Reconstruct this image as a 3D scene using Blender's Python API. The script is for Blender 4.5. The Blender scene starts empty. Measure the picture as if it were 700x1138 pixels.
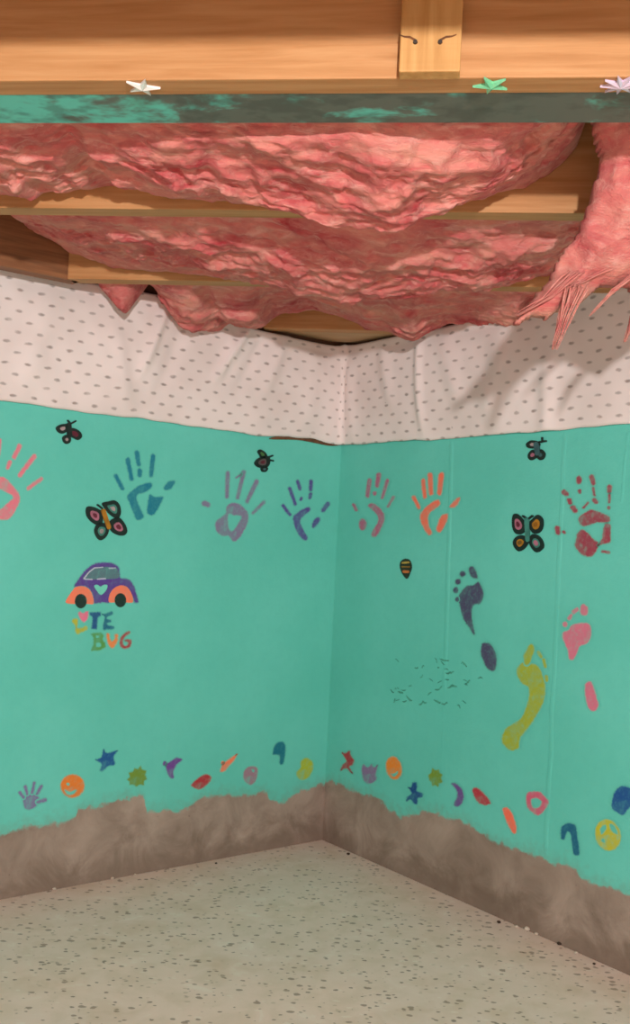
import bpy, bmesh, math, random
from mathutils import Vector, Matrix, noise
from mathutils.geometry import tessellate_polygon
random.seed(7)
PI = math.pi
COL = bpy.context.scene.collection
sc = bpy.context.scene

# ------------------------------------------------------------------ camera frame
FOC, PIT, ROL = 1121.4, .0207, .0486
RX = Vector((1, 0, 0)); UX = Vector((0, -math.sin(PIT), math.cos(PIT))); FW = Vector((0, math.cos(PIT), math.sin(PIT)))
RT = RX*math.cos(ROL) + UX*math.sin(ROL); UP = -RX*math.sin(ROL) + UX*math.cos(ROL)
EYE = Vector((0, 0, .8))
AL = .6534; BE = PI/2 - AL
CN = Vector((.0609, 2.6532, 0))
DL = Vector((-math.cos(AL), -math.sin(AL), 0)); DR = Vector((math.cos(BE), -math.sin(BE), 0))
ZJ = 1.296                      # underside of the joists
JD = -.1213; Y0 = 1.0912; SP = .4518; JW = .038; JH = .19
JV = Vector((math.cos(JD), math.sin(JD), 0)); JN = Vector((-math.sin(JD), math.cos(JD), 0))

def hit(px, py, P, n):
    d = FW + RT*((px-350)/FOC) + UP*((569-py)/FOC)
    return EYE + d*((P-EYE).dot(n)/d.dot(n))

def wallpt(side, px, py):       # metres right of the corner (as seen), height
    if side == 'L':
        P = hit(px, py, CN, DR); return (-(P-CN).dot(DL), P.z)
    P = hit(px, py, CN, DL); return ((P-CN).dot(DR), P.z)

ROT = {'L': AL, 'R': -BE}
def wall_matrix(side, u=0, z=0):
    M = Matrix.Rotation(ROT[side], 4, 'Z')
    x = M.to_3x3() @ Vector((1, 0, 0))
    return Matrix.Translation(CN + x*u + Vector((0, 0, z))) @ M

# ------------------------------------------------------------------ materials
def lin(c):
    return tuple(((v/255)/12.92 if v/255 <= .04045 else ((v/255+.055)/1.055)**2.4) for v in c) + (1,)

class NT:
    def __init__(s, name, rough=.7, spec=.3):
        s.m = bpy.data.materials.new(name); s.m.use_nodes = True
        s.t = s.m.node_tree; s.b = s.t.nodes['Principled BSDF']
        s.b.inputs['Roughness'].default_value = rough
        s.b.inputs['Specular IOR Level'].default_value = spec
    def n(s, typ, **kw):
        o = s.t.nodes.new(typ)
        for k, v in kw.items():
            if k.startswith('_'): setattr(o, k[1:], v)
            else: o.inputs[k.replace('__', ' ')].default_value = v
        return o
    def l(s, a, b): s.t.links.new(a, b)
    def coord(s, kind='Object', scale=(1, 1, 1), rot=(0, 0, 0)):
        t = s.n('ShaderNodeTexCoord'); m = s.n('ShaderNodeMapping')
        m.inputs['Scale'].default_value = scale; m.inputs['Rotation'].default_value = rot
        s.l(t.outputs[kind], m.inputs['Vector']); return m.outputs[0]
    def noise(s, v, sc_, det=4, rough=.55, dist=0):
        o = s.n('ShaderNodeTexNoise', Scale=sc_, Detail=det, Roughness=rough, Distortion=dist)
        s.l(v, o.inputs['Vector']); return o.outputs['Fac']
    def math(s, op, a, b=None, c=None, clamp=False):
        o = s.n('ShaderNodeMath', _operation=op, _use_clamp=clamp)
        for i, x in enumerate((a, b, c)):
            if x is None: continue
            if isinstance(x, (int, float)): o.inputs[i].default_value = x
            else: s.l(x, o.inputs[i])
        return o.outputs[0]
    def ramp(s, f, stops):
        o = s.n('ShaderNodeValToRGB'); e = o.color_ramp.elements
        while len(e) < len(stops): e.new(.5)
        for i, (p, c) in enumerate(stops):
            e[i].position = p; e[i].color = c if len(c) == 4 else lin(c)
        s.l(f, o.inputs[0]); return o.outputs[0]
    def step(s, f, a, b):
        o = s.n('ShaderNodeMapRange', _interpolation_type='SMOOTHSTEP')
        o.inputs['From Min'].default_value = a; o.inputs['From Max'].default_value = b
        s.l(f, o.inputs['Value']); return o.outputs[0]
    def mix(s, f, a, b, mode='MIX'):
        o = s.n('ShaderNodeMix', _data_type='RGBA', _blend_type=mode)
        for i, x in ((0, f), (6, a), (7, b)):
            if isinstance(x, (int, float)): o.inputs[i].default_value = x
            elif isinstance(x, tuple): o.inputs[i].default_value = x if len(x) == 4 else lin(x)
            else: s.l(x, o.inputs[i])
        return o.outputs[2]
    def color(s, c):
        if isinstance(c, tuple): s.b.inputs['Base Color'].default_value = c if len(c) == 4 else lin(c)
        else: s.l(c, s.b.inputs['Base Color'])
    def bump(s, h, st, dist=.002):
        o = s.n('ShaderNodeBump', Strength=st, Distance=dist)
        s.l(h, o.inputs['Height']); s.l(o.outputs[0], s.b.inputs['Normal'])

TEAL = (98, 196, 170)
def wall_material(side):
    t = NT('painted_concrete_'+('left' if side == 'L' else 'right'), .72, .25)
    co = t.coord()
    sep = t.n('ShaderNodeSeparateXYZ'); t.l(co, sep.inputs[0])
    if side == 'L':
        px = [(0,928),(20,922),(60,915),(84,911),(86,900),(110,896),(135,889),(160,884),(163,903),(185,901),(209,899),(218,890),
              (232,885),(250,885),(270,884),(297,881),(300,891),(310,893),(320,888),(335,878),(350,875),(366,871)]
    else:
        px = [(364,869),(375,871),(385,876),(400,884),(415,885),(425,893),(432,901),(445,908),(455,907),(470,903),(485,904),(500,910),
              (520,916),(535,928),(560,940),(580,946),(600,950),(605,957),(620,961),(640,965),(645,976),(660,982),(700,994)]
    pts = sorted((abs(a), b) for a, b in (wallpt(side, *q) for q in px))
    U = 1.1; H = .5
    fc = t.n('ShaderNodeFloatCurve'); cv = fc.mapping.curves[0]
    P = [(max(0, min(1, a/U)), b/H) for a, b in pts]
    P = [(0, P[0][1])] + [q for q in P if q[0] > .004] + [(1, P[-1][1])]
    while len(cv.points) < len(P): cv.points.new(.5, .5)
    for i, q in enumerate(P):
        cv.points[i].location = q; cv.points[i].handle_type = 'VECTOR'
    fc.mapping.update()
    t.l(t.math('MULTIPLY', t.math('ABSOLUTE', sep.outputs[0]), 1/U), fc.inputs['Value'])
    hb = t.math('MULTIPLY', fc.outputs[0], H)
    jag = t.math('MULTIPLY', t.math('SUBTRACT', t.noise(co, 28, 5, .65), .5), .045)
    d = t.math('ADD', t.math('SUBTRACT', sep.outputs[2], hb), jag)
    paint = t.step(d, -.0045, .0055)
    thin = t.step(t.math('ADD', d, t.math('MULTIPLY', t.math('SUBTRACT', t.noise(co, 60, 4), .5), .08)), -.01, .035)
    n1 = t.noise(co, 3.5, 3); n2 = t.noise(co, 45, 4, .6)
    teal = t.mix(t.step(n1, .3, .7), (92, 190, 174), (101, 197, 182))
    teal = t.mix(t.math('MULTIPLY', t.step(n2, .35, .75), .18), teal, (84, 178, 164))
    teal = t.mix(t.math('MULTIPLY', t.math('SUBTRACT', 1, thin), .35), teal, (110, 140, 120))
    nc = t.noise(co, 11, 6, .65, .6); nc2 = t.noise(co, 3.0, 3)
    con = t.ramp(nc, [(.25, (124, 108, 96)), (.5, (150, 133, 120)), (.75, (170, 152, 138))])
    foot_mask = t.step(t.math('ADD', sep.outputs[2], t.math('MULTIPLY', t.math('SUBTRACT', nc, .5), .16)), .015, .09)
    con = t.mix(t.math('MULTIPLY', t.math('SUBTRACT', 1, foot_mask), .5), con, (98, 78, 63))  # concrete turns darker brown towards the floor
    con = t.mix(t.math('MULTIPLY', t.step(nc2, .45, .7), .35), con, (112, 94, 80))
    pit = t.step(t.noise(co, 90, 2), .70, .78)
    con = t.mix(t.math('MULTIPLY', pit, .4), con, (80, 66, 56))
    allc = t.mix(paint, con, teal)
    t.color(t.mix(t.step(sep.outputs[2], 1.075, 1.08), allc, (92, 62, 44)))
    t.bump(t.math('ADD', t.math('ADD', t.noise(co, 130, 3), t.math('MULTIPLY', n2, 1.5)), t.math('MULTIPLY', paint, .6)), .35, .0015)
    return t.m

def wood(name, a, b, c, scale=(1.6, 26, 26)):
    t = NT(name, .62, .3)
    co = t.coord('Object', scale)
    g = t.noise(co, 3.2, 6, .6, .35)
    g2 = t.noise(t.coord('Object', (.8, 90, 90)), 3, 3)
    col = t.ramp(g, [(.28, a), (.5, b), (.72, c)])
    col = t.mix(t.math('MULTIPLY', t.step(g2, .52, .7), .15), col, a)
    blot = t.noise(t.coord('Object', (1, 2.5, 2.5)), 3.5, 3)
    col = t.mix(t.math('MULTIPLY', t.step(blot, .52, .72), .3), col, a)
    t.color(col); t.bump(g2, .2, .001); return t.m

M_PINE = wood('pine_wood', (160, 108, 62), (177, 126, 80), (188, 140, 94))
M_CLEAT = wood('pale_pine_wood', (166, 116, 62), (186, 138, 82), (198, 152, 96), (26, 26, 1.6))
M_DECK = wood('subfloor_wood', (120, 74, 44), (150, 96, 60), (170, 112, 72))
M_RIM = wood('shaded_wood', (104, 66, 42), (130, 84, 54), (150, 100, 66))  # rim wood in darker browns, the shade on it painted into the colour
M_TAN = wood('tan_board', (150, 118, 86), (176, 144, 108), (190, 158, 120))

def simple(name, c, rough=.6, var=.12, spec=.3, sc_=60):
    t = NT(name, rough, spec); co = t.coord()
    n = t.noise(co, sc_, 4)
    dark = tuple(int(v*(1-var*2)) for v in c)
    t.color(t.mix(t.step(n, .3, .75), c, dark)); t.bump(n, .15, .001); return t.m

PM = {}
def paint(c, wear=.35):
    k = (c, wear)
    if k not in PM:
        t = NT('wall_paint', .6, .3); co = t.coord()
        n = t.noise(co, 70, 5, .65); n2 = t.noise(co, 24, 3); n3 = t.noise(co, 210, 3, .6)
        f = t.math('ADD', t.math('MULTIPLY', t.step(n, .45, .72), wear), t.math('MULTIPLY', t.step(n2, .45, .7), wear*.6), clamp=True)
        pc = t.mix(t.math('MULTIPLY', t.step(n2, .3, .7), .25), c, tuple(int(v*.82) for v in c)); t.bump(n, .2, .0006)
        at = t.n('ShaderNodeAttribute', _attribute_name='film')
        e = t.math('ADD', at.outputs['Fac'], t.math('MULTIPLY', t.math('SUBTRACT', t.math('ADD', n3, n), 1.0), .9))
        e = t.step(e, .08, .95)
        t.color(t.mix(t.math('MULTIPLY', e, t.math('SUBTRACT', .95, f)), (94, 190, 172), pc))
        PM[k] = t.m
    return PM[k]

def insul_mat():
    t = NT('pink_fiberglass', .95, .05)
    co = t.coord('Object', (1, 1.4, 2.2), (0, .25, .1))
    n1 = t.noise(co, 6, 5, .62, 1.2); n2 = t.noise(t.coord('Object', (1.2, 4, 4), (0, .3, 0)), 14, 6, .7, .8)
    n3 = t.noise(t.coord('Object', (1, 6, 6), (0, -.35, .2)), 60, 4, .7)
    at = t.n('ShaderNodeAttribute', _attribute_name='dirt')
    c = t.ramp(n1, [(.30, (170, 62, 68)), (.42, (192, 102, 100)), (.56, (203, 126, 116)), (.72, (208, 144, 128))])
    c = t.mix(t.math('MULTIPLY', t.step(n2, .48, .70), .5), c, (224, 174, 162))
    c = t.mix(t.math('MULTIPLY', t.step(n2, .46, .3), .45), c, (196, 70, 80))
    c = t.mix(t.math('MULTIPLY', t.step(n1, .60, .8), .3), c, (204, 146, 118))
    c = t.mix(t.math('MULTIPLY', t.step(n3, .5, .8), .25), c, (190, 110, 106))
    t.color(c)
    h = t.math('ADD', t.math('MULTIPLY', n2, 1.3), t.math('MULTIPLY', n3, .7))
    t.bump(h, .6, .007)
    t.b.inputs['Subsurface Weight'].default_value = .1
    t.b.inputs['Subsurface Radius'].default_value = (1, .35, .3)
    t.b.inputs['Subsurface Scale'].default_value = .012
    return t.m
M_INS = insul_mat()

def fabric_mat():
    t = NT('dashed_white_fabric', .8, .2)
    uv = t.coord('UV'); sep = t.n('ShaderNodeSeparateXYZ'); t.l(uv, sep.inputs[0])
    CW, RH = .0232, .0440
    wob = t.math('MULTIPLY', t.math('SUBTRACT', t.noise(uv, 30, 1), .5), .008)
    a = t.math('DIVIDE', t.math('ADD', sep.outputs[0], wob), CW)
    col = t.math('FLOOR', a)
    par = t.math('MULTIPLY', t.math('FLOORED_MODULO', col, 2), .5)
    b = t.math('ADD', t.math('DIVIDE', t.math('ADD', sep.outputs[1], wob), RH), par)
    fx = t.math('MULTIPLY', t.math('SUBTRACT', t.math('FRACT', a), .5), CW)
    fy = t.math('MULTIPLY', t.math('SUBTRACT', t.math('FRACT', b), .5), RH)
    r = t.math('SQRT', t.math('ADD', t.math('POWER', t.math('DIVIDE', fx, .0068), 2), t.math('POWER', t.math('DIVIDE', fy, .0030), 2)))
    r = t.math('ADD', r, t.math('MULTIPLY', t.math('SUBTRACT', t.noise(uv, 200, 2), .5), .8))
    m = t.math('SUBTRACT', 1, t.step(r, .55, 1.5))
    base = t.mix(t.step(t.noise(uv, 5, 3), .35, .7), (228, 214, 211), (216, 201, 197))
    fade = t.math('ADD', .1, t.math('MULTIPLY', t.noise(uv, 60, 1), 1.1))
    c = t.mix(t.math('MULTIPLY', m, fade, clamp=True), base, (140, 126, 121))
    sp = t.step(t.noise(uv, 95, 1), .79, .82)
    c = t.mix(t.math('MULTIPLY', sp, .5), c, (70, 60, 55))
    t.color(c); t.bump(t.noise(uv, 240, 2), .15, .0006); return t.m

def floor_mat():
    t = NT('speckled_vinyl', .45, .35)
    def chips(scale, rot, thr0, thr1, seed):
        co = t.coord('Object', scale, (0, 0, rot))
        mp = t.n('ShaderNodeVectorMath', _operation='ADD'); mp.inputs[1].default_value = (seed, seed*2.3, 0)
        dn = t.n('ShaderNodeTexNoise', Scale=1.2, Detail=2); t.l(co, dn.inputs['Vector'])
        ad = t.n('ShaderNodeVectorMath', _operation='MULTIPLY_ADD'); ad.inputs[1].default_value = (.5, .5, 0)
        t.l(dn.outputs['Color'], ad.inputs[0]); t.l(co, ad.inputs[2]); t.l(ad.outputs[0], mp.inputs[0])
        v = t.n('ShaderNodeTexVoronoi', Scale=1, Randomness=1); t.l(mp.outputs[0], v.inputs['Vector'])
        hs = t.n('ShaderNodeSeparateColor'); t.l(v.outputs['Color'], hs.inputs[0])
        sz = t.math('MULTIPLY', t.math('SUBTRACT', hs.outputs[0], thr0), thr1)
        return t.math('SUBTRACT', 1, t.step(t.math('SUBTRACT', v.outputs['Distance'], sz), -.04, .05))
    co = t.coord()
    n = t.noise(co, 2.2, 4, .6); n2 = t.noise(co, 16, 5, .6, .5)
    c = t.mix(t.step(n, .35, .68), (228, 210, 198), (234, 212, 198))
    c = t.mix(t.math('MULTIPLY', t.step(n2, .42, .68), .5), c, (212, 194, 174))
    c = t.mix(t.math('MULTIPLY', t.step(n2, .42, .3), .4), c, (240, 234, 222))
    w = chips((34, 80, 1), .1, .45, .5, 3.1)
    c = t.mix(t.math('MULTIPLY', w, .4), c, (240, 232, 220))
    g = chips((48, 75, 1), -.15, .55, .55, 9.7)
    c = t.mix(t.math('MULTIPLY', g, .42), c, (172, 156, 132))
    k = chips((50, 74, 1), .10, .42, .60, 5.3)
    c = t.mix(t.math('MULTIPLY', k, .62), c, (104, 82, 62))
    k2 = chips((70, 105, 1), -.15, .55, .75, 15.3)
    c = t.mix(t.math('MULTIPLY', k2, .7), c, (92, 72, 54))
    dirt = t.step(t.noise(co, 5, 4, .7), .5, .72)
    c = t.mix(t.math('MULTIPLY', dirt, .3), c, (196, 166, 130))
    t.color(c); t.bump(n2, .05, .001); return t.m

def grime_mat():
    t = NT('grimy_teal_paint', .6, .3); co = t.coord('Object', (1, 1.3, 1))
    sep = t.n('ShaderNodeSeparateXYZ'); t.l(t.coord(), sep.inputs[0])
    n = t.noise(co, 13, 4, .6, .3); n2 = t.noise(co, 40, 3)
    bias = t.math('MULTIPLY', t.math('MULTIPLY', t.math('COSINE', t.math('MULTIPLY', t.math('SUBTRACT', sep.outputs[0], .13), 4.4)), .5), .36)
    f = t.step(t.math('ADD', n, bias), .43, .60)
    c = t.mix(f, (98, 190, 176), (96, 100, 92))
    c = t.mix(t.math('MULTIPLY', t.step(t.noise(co, 22, 3), .45, .62), .5), c, (66, 70, 64))
    t.color(c); t.bump(n2, .2, .001); return t.m

# ------------------------------------------------------------------ object helpers
def link(name, bm, mat, parent=None, M=None, smooth=False):
    me = bpy.data.meshes.new(name); bm.normal_update(); bm.to_mesh(me); bm.free()
    for m in (mat if isinstance(mat, (list, tuple)) else [mat]): me.materials.append(m)
    if smooth:
        for p in me.polygons: p.use_smooth = True
    o = bpy.data.objects.new(name, me); COL.objects.link(o)
    if parent: o.parent = parent
    if M is not None: o.matrix_world = M
    return o
def tag(o, label=None, cat=None, group=None, kind=None):
    if label: o['label'] = label
    if cat: o['category'] = cat
    if group: o['group'] = group
    if kind: o['kind'] = kind
    return o
def empty(name, M):
    o = bpy.data.objects.new(name, None); o.empty_display_size = .05; COL.objects.link(o); o.matrix_world = M; return o
def box(bm, x0, x1, y0, y1, z0, z1, bev=0):
    r = bmesh.ops.create_cube(bm, size=1)
    for v in r['verts']:
        v.co = Vector(((x0+x1)/2+v.co.x*(x1-x0), (y0+y1)/2+v.co.y*(y1-y0), (z0+z1)/2+v.co.z*(z1-z0)))
    if bev:
        es = list({e for v in r['verts'] for e in v.link_edges})
        bmesh.ops.bevel(bm, geom=es, offset=bev, segments=2, affect='EDGES', profile=.6)

# ------------------------------------------------------------------ setting
bm = bmesh.new(); box(bm, -4, 4, -2.5, 4.2, -.05, 0)
tag(link('floor', bm, floor_mat()), 'speckled beige vinyl floor', kind='structure')

def wall(side):
    bm = bmesh.new(); L = 4.0
    x0, x1 = (-L, 0) if side == 'L' else (0, L)
    ex = .15
    if side == 'L': box(bm, x0, .15, 0, .15, 0, ZJ+.19)
    else: box(bm, 0, x1, 0, .15, 0, ZJ+.19)
    def ridge(pa, pb, w, h):
        a = wallpt(side, *pa); b = wallpt(side, *pb)
        N = 40; rows = []
        for i in range(N+1):
            f = i/N; u = a[0]+(b[0]-a[0])*f; z = a[1]+(b[1]-a[1])*f
            hh = h*(.55+.9*abs(noise.noise(Vector((u*9, z*14, 2)))))*(1 if 0 < i < N else .05)
            uu = u+noise.noise(Vector((z*12, 5, u)))*.003
            rows.append([bm.verts.new((uu-w/2, .0005, z)), bm.verts.new((uu-w*.2, -hh, z)), bm.verts.new((uu+w*.2, -hh, z)), bm.verts.new((uu+w/2, .0005, z))])
        for r, s in zip(rows, rows[1:]):
            for k in range(3): bm.faces.new((r[k], s[k], s[k+1], r[k+1]))
    if side == 'R':
        ridge((502, 489), (494, 770), .017, .0012)
        ridge((493, 775), (491, 850), .015, .0003)
        ridge((628, 480), (606, 955), .016, .0007)
        ridge((698, 480), (690, 560), .010, .0006)
    o = link('wall_left' if side == 'L' else 'wall_right', bm, wall_material(side), M=wall_matrix(side))
    tag(o, 'teal painted concrete wall on the '+('left' if side == 'L' else 'right')+' with bare concrete foot', kind='structure')
    return o
WL = wall('L'); WR = wall('R')

def rotated(P, ang): return Matrix.Translation(P) @ Matrix.Rotation(ang, 4, 'Z')
bm = bmesh.new(); box(bm, -3.2, 3.2, -3.0, 2.6, 0, .02)
o = link('ceiling', bm, M_DECK, M=rotated(Vector((0, 1.0, ZJ+JH)), JD)); tag(o, 'wooden subfloor above the joists', kind='structure')

# scuffed patch on the right wall: thin curled flakes of the same paint
M_SCUFF = simple('scuffed_paint', (76, 164, 142), .7)
bm = bmesh.new()
random.seed(3)
def flake(bm, px, py, ln, w, ang):
    u, z = wallpt('R', px, py)
    L = ln/520; W = w/520
    vs = []
    K = 6
    for i in range(K+1):
        f = i/K; x = (f-.5)*L; y = math.sin(f*3+px)*W*.6 + noise.noise(Vector((f*3, px, py)))*W
        ww = W*.5*math.sin(PI*(.08+.84*f))
        ca, sa = math.cos(ang), math.sin(ang)
        row = [(x*ca-(y+k)*sa, x*sa+(y+k)*ca) for k in (-ww, ww)]
        vs.append([bm.verts.new((u+r[0], -.0004, z+r[1])) for r in row] + [bm.verts.new((u+(row[0][0]+row[1][0])/2, -.0018, z+(row[0][1]+row[1][1])/2))])
    for a, b in zip(vs, vs[1:]):
        bm.faces.new((a[0], b[0], b[2], a[2])); bm.faces.new((a[2], b[2], b[1], a[1]))
for (x, y, l, w, a) in [(494,733,16,2,-.1),(516,739,9,3,.1),(500,747,15,2.5,.15),(503,764,16,3,.3),(520,758,8,2,.35),(445,770,10,3,-.4),(455,776,12,3,-.3),
                        (470,782,14,3,.1),(486,779,12,3,.2),(436,768,8,2,-.2),(534,754,8,2,.1),(486,766,9,2,.5),(463,742,7,2,0),(478,771,7,1.6,.8),(497,756,7,1.6,.3)]:
    flake(bm, x, y, l, w, a)
for i in range(26):
    flake(bm, random.uniform(436, 520), random.uniform(733, 786), random.uniform(3, 9), random.uniform(.8, 2), random.uniform(-.6, .8))
o = link('scuff_marks', bm, M_SCUFF, WR); o['label'] = 'scuffed patch of flaking teal paint'; o['kind'] = 'stuff'

# ------------------------------------------------------------------ joists
def wall_t(P, side, off):        # where the line P + t*JV meets a wall's face moved inwards by off
    if side == 'L': return ((CN+DR*off-P).dot(DR))/JV.dot(DR)
    return ((CN+DL*off-P).dot(DL))/JV.dot(DL)
JL = {-2: 'pine ceiling joist behind the camera', -1: 'pine ceiling joist above the camera',
      0: 'pine ceiling joist at the top with star stickers on its underside',
      1: 'pine ceiling joist between the two big sagging pink insulation batts',
      2: 'pine ceiling joist just above the white dashed fabric, insulation on both sides',
      3: 'short pine ceiling joist closest to the wall corner'}
for k in range(-2, 4):
    P = Vector((0, Y0+k*SP, 0))
    tl = max(-2.4, wall_t(P, 'L', .022 if k == 3 else .112)); tr = min(2.0, wall_t(P+JN*JW, 'R', .02))
    if k <= 0: tr = min(2.0, wall_t(P+JN*JW, 'R', .02))
    bm = bmesh.new(); box(bm, tl, tr, 0, JW, ZJ, ZJ+JH, .002)
    o = link('ceiling_joist', bm, M_PINE, M=rotated(P, JD))
    tag(o, JL[k], 'joist', 'ceiling joists')
# rim board set in from the left wall
bm = bmesh.new(); box(bm, -2.6, -.80, -.108, -.070, ZJ, ZJ+JH, .002)
o = link('rim_board', bm, M_RIM, M=wall_matrix('L')); tag(o, 'dark brown board above the left end of the dashed fabric', 'board')
# flat board across the corner
c1 = Vector((-.125, 2.575, ZJ)); 
bm = bmesh.new(); box(bm, -.02, .36, .0, .14, 0, .03, .002)
P = Vector((-.135, 2.505, ZJ)); o = link('corner_board', bm, M_TAN, M=rotated(P+Vector((0, .0, .004)), JD)); tag(o, 'tan flat board under the ceiling in the wall corner', 'board')
# teal painted board beside the first joist
bm = bmesh.new(); box(bm, -1.40, 1.3, JW+.001, JW+.082, ZJ+.0005, ZJ+.12, .002)
o = link('painted_board', bm, grime_mat(), M=rotated(Vector((0, Y0, 0)), JD)); tag(o, 'teal painted board with dark grime behind the front joist', 'board')

# cleat on the first joist
def Aface(px, py):
    P = hit(px, py, Vector((0, Y0, 0)), JN); return (P-Vector((0, Y0, 0))).dot(JV), P.z
ua = Aface(445, 60)[0]; ub = Aface(512, 60)[0]
root = empty('wooden_cleat', rotated(Vector((0, Y0, 0)) + JV*((ua+ub)/2) + Vector((0, 0, 1.292)), JD))
tag(root, 'pale upright wooden cleat nailed to the front ceiling joist', 'cleat')
hw = (ub-ua)/2
bm = bmesh.new(); box(bm, -hw, hw, -.020, -.0005, .002, JH, .002)
link('block', bm, M_CLEAT, root)
M_NAIL = simple('dark_steel', (60, 48, 40), .45)
M_KNOT = simple('dark_knot', (112, 66, 32), .7)
for px, s in ((464, 1), (491, -1)):
    u, z = Aface(px-2, 55); bm = bmesh.new()
    bmesh.ops.create_cone(bm, cap_ends=True, segments=14, radius1=.0026, radius2=.0022, depth=.003)
    bmesh.ops.rotate(bm, verts=bm.verts, matrix=Matrix.Rotation(PI/2, 3, 'X'))
    bmesh.ops.translate(bm, verts=bm.verts, vec=(u-(ua+ub)/2, -.021, z-1.292-.002))
    link('nail_head', bm, M_NAIL, root)
    # split running from the nail to the edge
    bm = bmesh.new(); pts = [(0, 0), (-.006*s, .0035), (-.012*s, .004), (-.017*s, .006)]
    vs = []
    for i, (a, b) in enumerate(pts):
        w = .0016*(1-.2*i)
        x = u-(ua+ub)/2+a; zz = z-1.292+b
        vs.append([bm.verts.new((x, -.0204, zz-w)), bm.verts.new((x, -.0204, zz+w))])
    for a, b in zip(vs, vs[1:]): bm.faces.new((a[0], b[0], b[1], a[1]))
    link('wood_split', bm, M_KNOT, root)

# ------------------------------------------------------------------ star stickers on the underside of the first joist
def under_pt(px, py):
    P = hit(px, py, Vector((0, 0, ZJ)), Vector((0, 0, 1))); q = P-Vector((0, Y0, 0)); return q.dot(JV), q.dot(JN)
def star(px, py, r, n, inner, rot, mat, label, stretch=1.0, thick=.003, dim=0):
    u, v = under_pt(px, py); v = min(max(v, r*.72), JW-r*.55)
    root = rotated(Vector((0, Y0, 0))+JV*u+JN*v+Vector((0, 0, ZJ)), JD)
    bm = bmesh.new(); ring = []
    for i in range(2*n):
        a = rot+PI*i/n; q = r if i % 2 == 0 else r*inner
        ring.append((math.cos(a)*q*stretch, math.sin(a)*q))
    top = [bm.verts.new((x, y, -.0002)) for x, y in ring]; bot = [bm.verts.new((x, y, -thick*.45)) for x, y in ring]
    c = bm.verts.new((0, 0, -thick))
    N = len(ring)
    for i in range(N):
        j = (i+1) % N
        bm.faces.new((top[i], top[j], bot[j], bot[i])); bm.faces.new((bot[i], bot[j], c))
    bm.faces.new(list(reversed(top)))
    bmesh.ops.recalc_face_normals(bm, faces=bm.faces)
    o = link('star_sticker', bm, mat, M=root); tag(o, label, 'star sticker', 'star stickers on the front joist'); return o
def shiny(name, c, m=.6):
    t = NT(name, .25, .5); t.b.inputs['Metallic'].default_value = m; co = t.coord()
    t.color(t.mix(t.noise(co, 150, 2), c, tuple(int(v*.85) for v in c))); return t.m
star(157, 93, .0205, 5, .34, .12, shiny('silver_foil', (245, 240, 235), .2), 'silver white star sticker left of the cleat', .98, .006)
star(546, 92, .0205, 5, .34, .5, shiny('green_foil', (130, 215, 165), .2), 'green star sticker right of the cleat', .98, .006)
star(690, 93, .0215, 9, .42, .2, shiny('lilac_foil', (225, 205, 225), .2), 'silver lilac starburst sticker at the right edge', 1.0, .006)

# ------------------------------------------------------------------ dashed fabric
def interp(pts, x):
    if x <= pts[0][0]: return pts[0][1]
    for (a, b), (c, d) in zip(pts, pts[1:]):
        if x <= c: return b+(d-b)*(x-a)/(c-a)
    return pts[-1][1]
def fabric():
    top = [wallpt('L', *q) for q in ((0,297),(28,307),(50,311),(100,318),(150,327),(200,337),(222,350),(246,361),(253,357),(258,364),(290,371),(320,378),(350,384),(368,387))]
    top += [wallpt('R', *q) for q in ((384,387),(400,386),(430,380),(470,372),(500,366),(560,353),(600,345),(640,331),(700,318))]
    bot = [wallpt('L', *q) for q in ((0,446),(30,449),(60,454),(100,459),(130,463),(150,465),(200,472),(250,479),(300,486),(320,485),(345,488),(360,492),(376,495))]
    bot += [wallpt('R', *q) for q in ((380,495),(400,494),(440,491),(500,488),(560,483),(600,480),(650,476),(700,471))]
    top.sort(); bot.sort()
    bm = bmesh.new(); uvl = bm.loops.layers.uv.new('UVMap')
    S = [-2.6+i*.02 for i in range(75)] + [-1.1+i*.006 for i in range(368)] + [1.11+i*.02 for i in range(60)]
    V = 44; R = .035
    rows = []
    xL = -DL; xR = DR; nL = DR; nR = DL
    for s in S:
        zt = interp(top, s)+.004; zb = interp(bot, s)+.0035*noise.noise(Vector((s*16, 3, 0)))
        if s < -.93: zt += .01*noise.noise(Vector((s*3, 0, 1)))
        if s > .9: zt += .012*noise.noise(Vector((s*3, 0, 1)))
        row = []
        for j in range(V+1):
            f = j/V; z = zb+(zt-zb)*f
            bul = .008+.010*math.sin(PI*min(1, f*1.1))**.7+.008*f
            # folds: long vertical-ish creases
            w = 0
            for (c, sl, wd, am, f0, f1) in FOLDS:
                d = (s-(c+sl*(f-.5)))/wd
                e = max(0, min(1, (f-f0)/.25))*max(0, min(1, (f1-f)/.25))
                w += am*math.exp(-d*d)*e
            w += .0035*noise.noise(Vector((s*6, z*4, 7)))+.0022*noise.noise(Vector((s*16+z*9, z*8, 2)))
            off = bul+w
            # path with rounded corner
            if abs(s) < R:
                g = (s+R)/(2*R); base = (CN+xL*(-R)+nL*off)*(1-g)**2 + (CN+nL*off+nR*off)*2*g*(1-g) + (CN+xR*R+nR*off)*g**2
            elif s < 0: base = CN+xL*s+nL*off
            else: base = CN+xR*s+nR*off
            row.append(bm.verts.new((base.x, base.y, z)))
        rows.append(row)
    for i in range(len(S)-1):
        for j in range(V):
            f = bm.faces.new((rows[i][j], rows[i+1][j], rows[i+1][j+1], rows[i][j+1]))
            for lp, (a, b) in zip(f.loops, ((i, j), (i+1, j), (i+1, j+1), (i, j+1))):
                lp[uvl].uv = (S[a], rows[a][b].co.z)
    o = link('wall_fabric', bm, fabric_mat(), smooth=True)
    md = o.modifiers.new('t', 'SOLIDIFY'); md.thickness = .0025; md.offset = -1
    tag(o, 'white fabric band with grey dashes along the top of both walls', 'fabric')
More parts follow.
